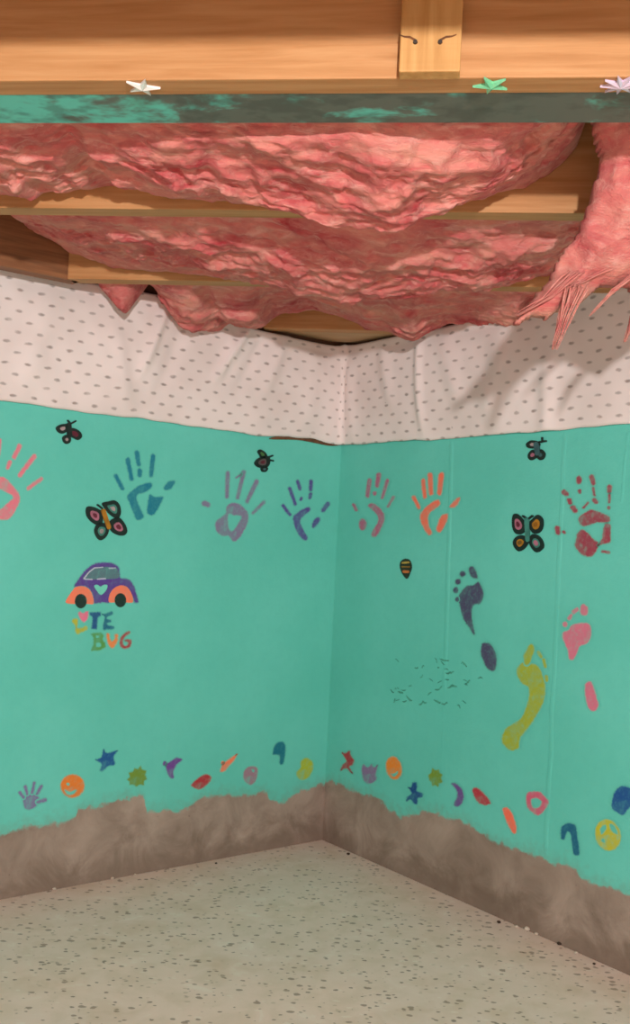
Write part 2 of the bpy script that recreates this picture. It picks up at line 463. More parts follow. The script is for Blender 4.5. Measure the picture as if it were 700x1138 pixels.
FOLDS = [(-.59, .10, .012, .010, .25, 1.1), (-.53, .10, .02, -.006, .1, 1.0), (-.66, -.06, .02, .006, .0, .8), (-.40, .16, .014, .012, .35, 1.2), (-.33, .12, .018, -.007, .3, 1.1),
         (-.26, .1, .02, .008, .3, 1.2), (-.12, .02, .03, .006, 0, 1), (.05, -.03, .02, .005, 0, .9), (.20, -.08, .02, .006, .2, 1.1), (.31, -.03, .012, .008, 0, 1.1),
         (.42, -.1, .03, .006, .2, 1), (.70, .02, .02, .007, -.2, .7), (.55, .05, .03, .005, 0, 1), (-.85, .05, .03, .006, 0, 1)]
fabric()

# ------------------------------------------------------------------ pink fibreglass
def fbm(v, n=4):
    s = 0; a = 1; t = 0
    for i in range(n):
        s += a*noise.noise(v); t += a; a *= .55; v = v*2.07+Vector((1.7, 3.1, .4))
    return s/t
def ridg(v, n=4):
    s = 0; a = 1; t = 0
    for i in range(n):
        s += a*(1-abs(noise.noise(v))*2.2); t += a; a *= .5; v = v*2.1+Vector((4.7, 1.1, 2.4))
    return s/t
def rag(bmv, P, seed, amp):
    q = Vector((P.x*1.0+P.z*1.2, P.y*1.6, P.z*2.2-P.x*.35))
    a = ridg(q*3.6+Vector((seed, 0, 0)), 5)
    b = fbm(q*13+Vector((0, seed, 0)), 4); c = fbm(q*38+Vector((0, 0, seed)), 3)
    d = noise.noise_vector(q*7+Vector((seed, seed, 0)))
    return Vector((d.x*.014, -(a-.35)*.040-b*.026-c*.008-d.y*.02, -(a-.35)*.022-b*.020-c*.008-d.z*.008))*amp

def batt(name, label, bay, ya, yb, sil, tp=.68, ztop=ZJ+.15, ze0=ZJ+.045, ze1=ZJ+.035, seed=1., step=.0048, amp=1., cat='insulation', grp=None, nt=84):
    base = Vector((0, Y0+bay*SP, 0))
    W = yb-ya
    Pp = base+JN*(ya+tp*W)
    pts = []
    for x, y in sil:
        P = hit(x, y, Pp, JN); pts.append(((P-base).dot(JV), P.z))
    pts.sort()
    s0, s1 = pts[0][0], pts[-1][0]
    N = int((s1-s0)/step)
    bm = bmesh.new(); rings = []
    for i in range(N+1):
        s = s0+(s1-s0)*i/N
        zs = min(ztop-.012, interp(pts, s) + .013*fbm(Vector((s*26, seed, 0)), 5))
        endf = max(0.0, min(1, i/6, (N-i)/6))
        ring = []
        for j in range(nt+1):
            t = j/nt
            e = ze0+(ze1-ze0)*t
            e = max(e, zs)
            sh = math.sin(PI/2*t/tp)**.8 if t < tp else math.cos(PI/2*(t-tp)/(1-tp))**.55
            z = e+(zs-e)*sh
            P = base+JV*s+JN*(ya+W*(.02+.96*t)); P.z = z
            wd = math.sin(PI*min(1, max(0, t)))**.5*endf
            D = rag(None, P, seed, amp)*wd
            P2 = P+D
            # keep inside the bay while above the joist undersides
            v = (P2-base).dot(JN); lo = ya+.004; hi = yb-.004
            if P2.z > ZJ-.002:
                if v < lo: P2 += JN*(lo-v)
                if v > hi: P2 += JN*(hi-v)
            else:
                if v < lo-.02: P2 += JN*(lo-.02-v)
            ring.append(bm.verts.new(P2-base))
        for j in range(9):
            t = 1-j/8
            P = base+JV*s+JN*(ya+W*(.02+.96*t)); P.z = ztop
            ring.append(bm.verts.new(P-base))
        rings.append(ring)
    n = len(rings[0])
    for a, b in zip(rings, rings[1:]):
        for k in range(n):
            l = (k+1) % n
            bm.faces.new((a[k], a[l], b[l], b[k]))
    bm.faces.new(rings[0]); bm.faces.new(list(reversed(rings[-1])))
    bmesh.ops.recalc_face_normals(bm, faces=bm.faces)
    o = link(name, bm, M_INS, M=Matrix.Translation(base), smooth=True)
    tag(o, label, cat, grp)
    return o
G = 'pink insulation between the joists'
batt('insulation_batt', 'large pink insulation batt sagging behind the teal board', 0, JW+.083, SP, [(-120,198),(-40,204),(0,206),(20,214),(28,202),(60,206),(85,200),(108,187),(116,190),(128,201),(150,206),(200,215),(245,217),(280,224),(292,222),(300,228),(340,238),
      (380,246),(410,249),(450,245),(490,234),(520,222),(546,211),(580,190),(611,172),(636,156),(650,138)], seed=1.3, grp=G, tp=.72)
batt('insulation_batt', 'pink insulation batt sagging below the middle joists', 1, JW, SP, [(5,215),(20,240),(60,262),(100,280),(150,290),(200,297),(260,305),(300,313),(330,324),(370,331),(390,333),(430,330),(470,322),(520,319),(552,316),
      (580,306),(610,296),(635,280),(670,262)], seed=5.1, grp=G, ze0=ZJ+.03, ze1=ZJ+.02, tp=.72)
batt('insulation_batt', 'ragged pink insulation hanging onto the top edge of the dashed fabric', 2, JW, SP-.01, [(172,290),(180,318),(190,343),(205,358),(215,366),(235,363),(248,352),(256,360),(280,364),(292,354),(303,342),(340,334),(380,346),(408,360),(425,362),(440,368),
      (462,374),(478,362),(500,352),(520,354),(545,360),(570,363),(585,352),(598,338),(606,310)], seed=9.4, grp=G, ze0=ZJ+.02, ze1=ZJ+.05, tp=.55, amp=.75)
batt('insulation_tuft', 'small pointed pink insulation tuft at the upper left of the fabric', 2, JW+.01, .17, [(107,304),(113,322),(128,337),(139,346),(148,334),(156,318),(164,300)], seed=3.2, grp=G, tp=.5, ze0=ZJ+.03, ze1=ZJ+.04, amp=.55, nt=40)

# torn clump hanging at the right
def strand(bm, pts, r0, r1, k=6):
    rings = []
    for i, P in enumerate(pts):
        f = i/(len(pts)-1); r = r0+(r1-r0)*f
        T = (pts[min(i+1, len(pts)-1)]-pts[max(i-1, 0)]).normalized()
        a = T.cross(Vector((0, 1, .3))).normalized(); b = T.cross(a)
        rings.append([bm.verts.new(P+a*math.cos(2*PI*q/k)*r+b*math.sin(2*PI*q/k)*r*.6) for q in range(k)])
    for A, B in zip(rings, rings[1:]):
        for q in range(k): bm.faces.new((A[q], A[(q+1) % k], B[(q+1) % k], B[q]))
    bm.faces.new(rings[0]); bm.faces.new(rings[-1])

def dpt(px, py, d):
    P = Vector((0, d, 0)); return hit(px, py, P, Vector((0, 1, 0)))
def clump():
    # outline in metres on an upright sheet across the bay; every point gets real thickness
    out = [(652,128),(660,160),(668,185),(662,215),(655,242),(640,262),(625,292),(606,318),(584,342),(592,347),(612,334),(628,338),(640,330),(655,326),(668,318),(690,300),(720,300),(760,330),(800,300),(840,250),(850,190),(850,128)]
    def dep(py): return 1.20+.20*max(0, min(1, (py-128)/160.))
    P3 = [dpt(x, y, 1.32) for x, y in out]
    poly = [(p.x, p.z) for p in P3]
    def inside(x, z):
        c = False; n = len(poly); j = n-1
        for i in range(n):
            xi, zi = poly[i]; xj, zj = poly[j]
            if (zi > z) != (zj > z) and x < (xj-xi)*(z-zi)/(zj-zi)+xi: c = not c
            j = i
        return c
    def dist(x, z):
        m = 9
        for (a, b), (c, d) in zip(poly, poly[1:]+poly[:1]):
            dx, dz = c-a, d-b; t = max(0, min(1, ((x-a)*dx+(z-b)*dz)/(dx*dx+dz*dz)))
            m = min(m, math.hypot(x-a-t*dx, z-b-t*dz))
        return m if inside(x, z) else -m
    h = .0042
    xs = [p[0] for p in poly]; zs = [p[1] for p in poly]
    x0, z0 = min(xs)-.02, min(zs)-.02
    nx = int((max(xs)+.02-x0)/h); nz = int((max(zs)+.02-z0)/h)
    F = {}; bm = bmesh.new(); fv = {}; bv = {}
    for i in range(nx+1):
        for j in range(nz+1):
            x = x0+i*h; z = z0+j*h
            wob = .006*fbm(Vector((x*40, z*24, 3)), 3)
            F[i, j] = dist(x, z)+wob
    def mk(i, j):
        if (i, j) in fv: return
        x = x0+i*h; z = z0+j*h; d = max(0, F[i, j])
        th = .045*min(1, math.sqrt(d/.05)) + .0015
        q = Vector((x*2.6+z*1.8, 0, z*1.1-x*1.1))
        r = (ridg(q*7, 5)-.35)*.022*min(1, d/.012)+fbm(Vector((x*30+z*26, 1, z*12)), 4)*.010*min(1, d/.01)
        yb = 1.305+.12*max(0, min(1, (ZJ+.06-z)/.2))
        fv[i, j] = bm.verts.new((x, yb-th-r, z))
        bv[i, j] = bm.verts.new((x, yb+th*.6, z))
    cells = set()
    for i in range(nx):
        for j in range(nz):
            if all(F[a, b] > 0 for a, b in ((i, j), (i+1, j), (i+1, j+1), (i, j+1))): cells.add((i, j))
    for i, j in cells:
        cs = ((i, j), (i+1, j), (i+1, j+1), (i, j+1))
        for c in cs: mk(*c)
        bm.faces.new([fv[c] for c in cs]); bm.faces.new([bv[c] for c in reversed(cs)])
    for i, j in cells:
        for (di, dj, a, b) in ((0, -1, (i, j), (i+1, j)), (1, 0, (i+1, j), (i+1, j+1)), (0, 1, (i+1, j+1), (i, j+1)), (-1, 0, (i, j+1), (i, j))):
            if (i+di, j+dj) not in cells: bm.faces.new((fv[b], fv[a], bv[a], bv[b]))
    O = Vector((dpt(700, 230, 1.32).x, 1.36, 1.2))
    for v in bm.verts: v.co -= O
    root = empty('insulation_clump', Matrix.Translation(O))
    tag(root, 'torn pink insulation clump hanging down at the right edge', 'insulation')
    link('fiber_mass', bm, M_INS, root, smooth=True)
    random.seed(11)
    def wisps(spec, name, n, r):
        bm = bmesh.new()
        for k in range(n):
            pts = []
            sp = random.uniform(-1, 1); sq = random.uniform(-1, 1)
            for i in range(9):
                f = i/8; x = interp([(a, b) for a, b, *_ in spec], f); y = interp([(a[0], a[2]) for a in spec], f)
                wd = interp([(a[0], a[3]) for a in spec], f)
                P = dpt(x+sp*wd+2.0*noise.noise(Vector((f*3, k, 1))), y+abs(sq)*wd*.3+1.5*noise.noise(Vector((f*3, 4, k))), 1.385+.012*sq+.01*f)
                pts.append(P-O)
            strand(bm, pts, r*random.uniform(.6, 1.2), r*.15)
        link(name, bm, M_INS, root, smooth=True)
    wisps([(0, 640, 316, 14), (.4, 630, 345, 8), (1, 616, 388, 3)], 'fiber_wisp', 26, .0016)
    wisps([(0, 715, 298, 5), (.5, 682, 322, 3), (1, 655, 351, 1.2)], 'fiber_wisp', 12, .0016)
    wisps([(0, 690, 292, 5), (.5, 660, 306, 4), (1, 630, 322, 2)], 'fiber_wisp', 12, .0016)
    wisps([(0, 640, 300, 12), (.5, 610, 328, 8), (1, 574, 350, 3)], 'fiber_wisp', 24, .0015)
    wisps([(0, 720, 330, 8), (.5, 705, 350, 4), (1, 694, 380, 1.5)], 'fiber_wisp', 12, .0016)
clump()

# ------------------------------------------------------------------ marks on the walls
def smooth_closed(p, k=4):
    n = len(p); o = []
    for i in range(n):
        a, b, c, d = p[i-1], p[i], p[(i+1) % n], p[(i+2) % n]
        for j in range(k):
            t = j/k
            o.append(tuple(.5*((2*b[m])+(-a[m]+c[m])*t+(2*a[m]-5*b[m]+4*c[m]-d[m])*t*t+(-a[m]+3*b[m]-3*c[m]+d[m])*t**3) for m in (0, 1)))
    return o
def outline(sh):
    k = sh[0]
    if k == 'p': return [smooth_closed(sh[1])]+[smooth_closed(h) for h in sh[2:]]
    if k == 'q': return [sh[1]]+list(sh[2:])
    if k == 'c':
        x1, y1, x2, y2, w = sh[1:]; a = math.atan2(y2-y1, x2-x1); r = w/2; o = []
        for i in range(9): t = a+PI/2+PI*i/8; o.append((x1+math.cos(t)*r, y1+math.sin(t)*r))
        for i in range(9): t = a-PI/2+PI*i/8; o.append((x2+math.cos(t)*r*.9, y2+math.sin(t)*r*.9))
        o = [(x+.45*noise.noise(Vector((x*.35, y*.35, 1))), y+.45*noise.noise(Vector((x*.35, y*.35, 6)))) for x, y in o]
        return [o]
    if k == 'e':
        cx, cy, rx, ry = sh[1:5]; rt = sh[5] if len(sh) > 5 else 0; N = 24
        L = [[(cx+rx*math.cos(2*PI*i/N)*math.cos(rt)-ry*math.sin(2*PI*i/N)*math.sin(rt), cy+rx*math.cos(2*PI*i/N)*math.sin(rt)+ry*math.sin(2*PI*i/N)*math.cos(rt)) for i in range(N)]]
        for h in sh[6:]: L += outline(h)
        return L
def slab(side, shapes, org, y0, y1):
    bm = bmesh.new()
    for sh in shapes:
        loops = []
        for lp in outline(sh):
            q = [wallpt(side, *c) for c in lp]
            loops.append([Vector((u-org[0], 0, z-org[1])) for u, z in q])
        tris = tessellate_polygon(loops)
        flat = [v for l in loops for v in l]
        F = [bm.verts.new((v.x, -y1, v.z)) for v in flat]; B = [bm.verts.new((v.x, -y0, v.z)) for v in flat]
        for t in tris:
            try: bm.faces.new([F[i] for i in t])
            except ValueError: pass
        k = 0
        for l in loops:
            n = len(l)
            for i in range(n):
                a, b = k+i, k+(i+1) % n
                try: bm.faces.new((F[a], F[b], B[b], B[a]))
                except ValueError: pass
            k += n
    bmesh.ops.recalc_face_normals(bm, faces=bm.faces)
    # front faces look into the room
    for f in bm.faces:
        if abs(f.normal.y) > .9 and f.normal.y > 0 and f.calc_center_median().y < -y1+1e-5: f.normal_flip()
    return bm
def film(side, shapes, org, y1, soft=True):
    """a thin coat of paint: full in the middle, thinning out over its edge"""
    if side == "R": y1 += .0014
    bm = bmesh.new(); la = bm.verts.layers.float.new('film')
    for sh in shapes:
        outs = []; ins = []
        for li, lp in enumerate(outline(sh)):
            n = len(lp)
            A = sum(lp[i][0]*lp[(i+1) % n][1]-lp[(i+1) % n][0]*lp[i][1] for i in range(n))
            sg = (1 if A > 0 else -1)*(1 if li == 0 else -1)
            w = math.sqrt(abs(A)/2)
            ei, eo = (min(1.7, w*.22), 1.1) if soft else (.5, .1)
            o_, i_ = [], []
            for k in range(n):
                x0, y0 = lp[k-1]; x2, y2 = lp[(k+1) % n]; x, y = lp[k]
                tx, ty = x2-x0, y2-y0; d = math.hypot(tx, ty) or 1
                nx, ny = ty/d*sg, -tx/d*sg
                a = wallpt(side, x+nx*eo, y+ny*eo); b = wallpt(side, x-nx*ei, y-ny*ei)
                o_.append(bm.verts.new((a[0]-org[0], -y1, a[1]-org[1]))); i_.append(bm.verts.new((b[0]-org[0], -y1, b[1]-org[1])))
                o_[-1][la] = 0 if soft else .8; i_[-1][la] = 1
            for k in range(n):
                m = (k+1) % n
                bm.faces.new((o_[k], o_[m], i_[m], i_[k]))
            ins.append(i_)
        flat = [v for l in ins for v in l]
        for t in tessellate_polygon([[v.co.copy() for v in l] for l in ins]):
            try: bm.faces.new([flat[q] for q in t])
            except ValueError: pass
    bm.normal_update()
    for f in bm.faces:
        if f.normal.y > 0: f.normal_flip()
    return bm
def center(shapes):
    xs = []; ys = []
    for s in shapes:
        for x, y in outline(s)[0]: xs.append(x); ys.append(y)
    return (min(xs)+max(xs))/2, (min(ys)+max(ys))/2
def mark(side, name, label, cat, parts, group=None):
    """parts: [(part name, shapes, material, layer[, label])]"""
    if len(parts) == 1:
        shapes, mat = parts[0][1], parts[0][2]
        org = wallpt(side, *center(shapes))
        o = link(name, (film(side, shapes, org, .0003) if mat.name.startswith('wall_paint') else slab(side, shapes, org, .0002, .0008)), mat, M=wall_matrix(side, *org)); tag(o, label, cat, group); return o
    al = [s for p in parts for s in p[1]]
    org = wallpt(side, *center(al))
    root = empty(name, wall_matrix(side, *org)); tag(root, label, cat, group)
    for p in parts:
        lay = p[3] if len(p) > 3 else 0
        o = link(p[0], (film(side, p[1], org, .0003+.0004*lay+.00005*parts.index(p), lay == 0) if p[2].name.startswith('wall_paint') else slab(side, p[1], org, .0002, .0008+.0006*lay)), p[2], root)
        if len(p) > 4: o['label'] = p[4]
    return root
C = lambda *a: ('c',)+a
Pg = lambda *a: ('p',)+a
El = lambda *a: ('e',)+a
def hand(side, label, col, fingers, thumb, palm, wear=.3):
    m = paint(col, wear)
    mark(side, 'handprint', label, 'handprint', [('palm', palm, m)] + [('finger', f, m) for f in fingers] + [('thumb', thumb, m)], 'painted handprints')

hand('L', 'pink handprint cut off by the left edge of the photo', (224, 112, 132),
     [[C(-1,490,-3,508,6)], [C(21.5,496,15.5,508,6), C(11,514,8.5,520,5)], [C(38,507,22,528,6)], [C(46,532,31,543,5)]], [C(-26,540,-20,546,7)],
     [('p', [(-14,538),(-5,531),(4,530),(12,537),(20,547),(22.5,555),(18,566),(11,576),(2,578),(-8,574),(-16,562)], [(-8,546),(0,544),(8,548),(14.5,552.5),(8,559),(-1,566),(-9,560)])])
hand('L', 'blue-teal handprint beside the largest butterfly', (8, 112, 140),
     [[C(129,529,136,543,5.5)], [C(142,511,146,532,6)], [C(152,503,154,516,6), C(155,523,155,528,6)], [C(170,507,168,528,6)]], [Pg([(183,545),(182,541),(187,535),(194,534),(194,538),(189,544)])],
     [Pg([(141,551),(150,542),(158,538),(167,536),(169,541),(162,547),(153,550),(153,557),(157,567),(160,574),(155,578),(151,577),(147,568),(143,558)]),
      Pg([(166,549),(172,552),(181,552),(179,559),(173,570),(168,573),(163,569),(164,558)])], .2)
hand('L', 'grey-purple handprint with a closed ring palm on the left wall', (128, 108, 144),
     [[C(253,526,252,552,5.5)], [C(270.5,525,264,553,5.5), C(262,531,268,527,2)], [C(285,535,274.5,557,5.5)], [C(293,558,281,570,4.5)]], [C(227,559.5,231,561,7)],
     [('p', [(251,564),(256,559),(264,559),(271,564),(276,571),(275,582),(269,594),(264,600),(259,602),(254,596),(246,595.5),(240,590),(239,581),(243,576),(250,571)],
      [(254,572),(260,573),(268,574),(264,582),(260,588),(257,590),(254,585)])], .35)
hand('L', 'dark purple handprint nearest the wall corner', (84, 48, 138),
     [[C(314.5,562,322,572,4.6)], [C(322,543,328,560,5)], [C(330.5,535,333,543,5), C(334.5,554,334,555,3.5)], [C(345.5,535,345,544,5), C(345,549,344,553,4.2)]], [C(364,560,359,567,6)],
     [Pg([(325,576),(332,568),(343,563),(344.5,568),(337,574),(334,580),(338,590),(342,597),(340,601),(334,598),(329,590)]), Pg([(349,577),(353,574),(356,577),(353,583),(348,587),(346,584)])], .25)
hand('R', 'faded mauve handprint just right of the wall corner', (176, 88, 122),
     [[C(411,534,409,551,5.5)], [C(421.5,528,419.5,540,5.8), C(417,548,417,549,4)], [C(431,534,425.5,553,4.6)], [C(438,552.5,432,563,3.8)]], [C(393.5,561,396.5,567,3.8)],
     [Pg([(409,562),(414,559),(421,563),(427,570),(428,577),(425,586),(420,595),(416,597),(413,594),(416,587),(420,580),(420,574),(415,568)]), El(403.5, 583, 4.6, 7)], .4)
hand('R', 'coral orange handprint over the wall seam', (240, 104, 76),
     [[C(460.5,553,466,564,5)], [C(471,534,472.5,552,5.5)], [C(478.5,528,479.5,548,6)], [C(491,528,489,548,6.4)]], [Pg([(500,564),(503,559),(509,553),(512,553),(511,558),(506,564)])],
     [Pg([(470,567),(475,562),(484,556),(489,556),(489,562),(482,567),(477,573),(477,583),(481,592),(478,595),(473,591),(468,580),(467.5,572)]),
      Pg([(491,573),(498,571),(498,577),(493,588),(489,592),(485,589),(487,581)])], .2)
hand('R', 'large maroon handprint near the right edge', (150, 38, 66),
     [[C(627.5,547,630,549,6.5), C(633,556,634,559,5.5), C(637,564,640,568,6)], [C(644,532,644,535,7.2), C(644.6,546,645,547,4)], [C(658,530,660,537,6.2), C(660,543,661,550,3.5), C(661,556,663,558,5.5), C(649,564,654,559,2.6)],
      [C(678,541,678,546,5.6), C(678,550,677.5,558,3.6), C(677,564,677,565,3.4)]], [C(620,587,620.5,592,6.6), C(627,591,628,592,3.2)],
     [Pg([(643,579),(645,573),(653,568),(658,566),(667,569),(677,573.5),(679,577),(676,581),(664,581),(656,584),(648,585)]),
      Pg([(642,592),(648,588),(655,593),(660,599),(666,603),(665,610),(661,616),(656,619),(650,618),(644,614),(639,607),(640.5,598)]),
      Pg([(673,582),(679,583),(679.5,592),(679,603),(670,605),(664,607),(669,599),(670.5,590)]), C(670,613,677,614,3.2)], .3)

def foot(label, col, toes, ball, heel, wear=.3, arch=None):
    m = paint(col, wear)
    parts = [('ball', ball, m)] + [('toe', t, m) for t in toes]
    if heel: parts.append(('heel', heel, m))
    mark('R', 'footprint', label, 'footprint', parts, 'painted footprints')
foot('dark purple footprint with separate heel and round toes', (72, 50, 92),
     [[Pg([(521,632),(525,629),(529,633),(532,642),(528,643),(523,640)])], [El(514.5,638,3.3,3.4)], [El(509.5,646.5,3.4,3.3)], [El(507,656,3.1,3.4)], [El(508.5,666,2.2,2.8)]],
     [Pg([(513,657),(519,651),(526,650),(530,647),(533,647),(537,655),(538,663),(534,671),(527,672.5),(525,680),(526,692),(528.5,704),(526,705),(521,697),(516,690),(513,681),(510.5,671),(509,665)])],
     [Pg([(536,715),(541,714),(546,716),(551,724),(553,734),(551,744),(547,746),(541,742),(537,734),(534.5,724)])], .22)
foot('pink footprint with separate heel below the maroon handprint', (208, 104, 132),
     [[Pg([(646,673),(650,671),(654,676),(653,683),(648,684),(645,680)])], [C(638,680,642,677,5)], [C(633,687,635,684,4.6)], [El(628.5,694,2.9,3.2)]],
     [Pg([(625.5,703),(632,700),(637,694),(652,692),(657,697),(657.5,707),(653,715),(645,718.5),(641,728),(637,734),(632.5,732),(631,722),(626.5,712)])],
     [Pg([(650.5,761),(656,757),(660,762),(664,775),(666,784),(662,790),(656,789),(651.5,778)])], .3)
foot('tall yellow-green footprint with curved arch on the right wall', (158, 168, 32),
     [[Pg([(588,717),(592,716),(595,721),(592,730),(589,738),(584,739),(582,730),(585,723)])], [C(599,725,602,730,3.6)], [C(605,733,606.5,741,4)], [C(607.5,752,608,756,3.8)]],
     [Pg([(583,735),(590,737),(597,739),(602,746),(606,759),(606.5,772),(602.5,785),(594,800),(586,811),(580,818),(578,824),(576.5,832),(568,834),(560,828),(558,820),(562,810),(572,803),(580,797),(585,785),(588,774),(587.5,764),(580,759),(575,750),(575.5,742)])],
     None, .3)

# butterflies: dark foam wings with coloured cells
K_ = simple('black_foam', (24, 40, 36), .5); 
def foam(c): return simple('painted_foam', c, .5, .1)
FP, FG, FT, FD, FW_ = foam((176, 108, 128)), foam((172, 116, 28)), foam((64, 132, 120)), foam((104, 34, 52)), foam((170, 150, 150))
FBG = foam((60, 96, 100))
def shrink(p, k, dx=0, dy=0):
    cx = sum(a for a, b in p)/len(p); cy = sum(b for a, b in p)/len(p)
    return [(cx+(a-cx)*k+dx, cy+(b-cy)*k+dy) for a, b in p]
def butterfly(side, label, wings, body, bodymat, ant):
    org = wallpt(side, *center([Pg(w[0]) for w in wings]))
    root = empty('butterfly_sticker', wall_matrix(side, *org)); tag(root, label, 'butterfly', 'butterfly stickers on the wall')
    for p, m1, k1, m2, k2 in wings:
        w = link('wing', slab(side, [Pg(shrink(p, 1.1))], org, .0002, .0030), K_, root)
        link('wing_patch', slab(side, [Pg(shrink(p, k1*.86))], org, .0028, .0036), m1, w)
        if m2: link('wing_spot', slab(side, [Pg(shrink(p, k2))], org, .0034, .0042), m2, w)
    link('body', slab(side, [C(*body)], org, .0002, .0050), bodymat, root)
    for a in ant: link('antenna', slab(side, [C(*a)], org, .0002, .0034), K_, root)
butterfly('L', 'largest butterfly, pink and gold winged, beside the blue-teal handprint',
    [([(96,566),(99,563.5),(106,565),(112,569),(113,576),(112,581),(108,583),(101,579),(96.5,573)], FP, .66, FD, .28), ([(114,560),(120,558),(127,557),(132,562),(133,570),(130,575),(124,573),(118,567)], FT, .66, FW_, .3),
     ([(107,584),(112,581.5),(119,584),(119.5,591),(116,597),(111,599.5),(107,596),(105,590)], FT, .66, FW_, .3), ([(121,582),(126,577),(132,576),(138,583),(140,590),(137,594),(131,594),(124,590)], FP, .62, FD, .3)],
    (114,568,120,586,5), FG, [(108,561,113,565,2), (115,559.5,119,562,2)])
butterfly('R', 'butterfly with two gold and two pink wings left of the maroon handprint',
    [([(571,574),(575,572),(580,576),(584,583),(583,590),(578,593),(573,591),(570.5,584)], FP, .68, FD, .3), ([(593,577),(598,573),(603,577),(603.5,585),(600,591),(594,592),(590,587),(589.5,581)], FG, .68, foam((140, 90, 20)), .3),
     ([(575,597),(581,595.5),(587,600),(585,607),(578,612),(573,608),(571.5,602)], FG, .6, foam((110, 80, 30)), .3), ([(592,595),(598,595.5),(603,601),(604,608),(598,613),(593,610),(589,602)], FT, .66, FP, .35)],
    (586.5,578,587.5,600,5), FT, [(582,573.5,585,576,2.4), (592,573.5,589,576,2.4)])
butterfly('L', 'small dark butterfly above the blue-teal handprint near the fabric edge',
    [([(62.5,475),(68,472),(75,472),(75,478),(69,481.5),(64,479.5)], FW_, .5, None, 0), ([(76,477),(82,476.5),(88,480),(90,485),(86,488.5),(81,486.5),(75,483)], FD, .62, None, 0), ([(69.5,486),(74,483.5),(78,487),(77,491.5),(73,493),(70,490.5)], FW_, .45, None, 0)],
    (76,472,77,484,5), K_, [(75,467.5,78,471,2), (78,471,83.5,468,2)])
butterfly('R', 'small grey butterfly under the fabric edge on the right wall',
    [([(586,493.5),(591,490),(598,491),(600,495),(595,498),(588,497.5)], FW_, .5, None, 0), ([(588,505),(592,500.5),(597,502),(598,507),(592,511),(588.5,509.5)], FP, .5, None, 0), ([(598,503),(602,500),(606,504),(605,509),(601,511),(597.5,508)], FBG, .5, None, 0)],
    (597,494,598.5,504,5.5), FBG, [(600,491.5,607,490,2.2), (603,486.5,603,490,1.6)])
butterfly('L', 'small dark butterfly above the grey-purple handprint',
    [([(286,502),(289,500),(294,503),(296,508),(290,509),(288,506)], foam((70, 110, 60)), .55, None, 0), ([(283,514),(287,509.5),(295,507),(299,511),(297,518),(290,519.5),(285,518)], foam((96, 84, 84)), .68, FD, .3), ([(289.5,520.5),(294,518.5),(297,520.5),(295,524),(291,524)], FBG, .5, None, 0)],
    (296,509,297,514,3.6), K_, [(297,508.5,302.5,506.5,2), (297,511,303,512,2)])
# wasp-like bug
mark('R', 'bug_sticker', 'small brown and gold bug on the right wall above the scuffed patch', 'bug sticker',
     [('body', [Pg([(446,624),(451,621),(456,623),(458,630),(456,637),(453,643),(450,641),(447,636),(445,630)])], foam((40, 50, 36)), 3), ('stripe', [C(448.5,625.5,455,625,2.2)], foam((190, 160, 70)), 5, 'yellow stripe'),
      ('stripe', [C(448,630,456,630,1.6)], foam((150, 110, 40)), 5), ('stripe', [C(450,635,454.5,635.5,3)], foam((206, 120, 60)), 5, 'orange stripe')])

# car painting and lettering
PU, CO, BK = paint((88, 34, 138), .12), paint((244, 118, 84), .12), paint((10, 12, 10), .0)
mark('L', 'painted_car', 'purple painted beetle car with coral fenders on the left wall', 'painted car',
   [('body', [Pg([(82,652),(87,643),(95,633),(103,627),(111,625),(123,625),(130,628),(133,633),(134,641.5),(141,643),(147,647),(151,657),(154,669),(149,669.5),(146,662),(140,655),(134,652),(127,656),(123,664),(122,670),(113,670),(104,670.5),(102,660),(96,652.5),(89,652)])], PU, 0),
    ('window', [Pg([(92,643.5),(97,636),(104,631),(115,630),(127,631),(131,634),(131.5,642),(118,643.5),(104,644)])], paint((84, 108, 122), .3), 1, 'grey window'),
    ('window_line', [C(93,643,98,636,1.2), C(98,636,105,631,1.2), C(106,631,114,630.3,1), C(121,631.5,128,631,1), C(94,643.5,102,644,1), C(108,643.7,117,643,1.2)], paint((196, 190, 214), .2), 2, 'pale line'),
    ('fender', [Pg([(73,669.5),(74.5,665),(80,657),(84,652.5),(92,651.5),(99,655),(103,663),(103.5,671),(97,671),(86,671),(78,671)])], CO, 1), ('fender', [Pg([(121,669),(122,660),(127,653.5),(134,650.5),(141,652.5),(146,660),(147.5,669),(140,669.5),(130,669)])], CO, 1),
    ('wheel', [El(89.5,668,6.6,8)], BK, 2), ('wheel', [El(133.5,667,6.4,7.8)], BK, 2),
    ('heart', [Pg([(104.5,651),(108,650),(111.5,652),(115,650),(119,650.5),(117.5,656),(112,661),(107,656)])], paint((116, 212, 190), .1), 1, 'pale teal heart')])
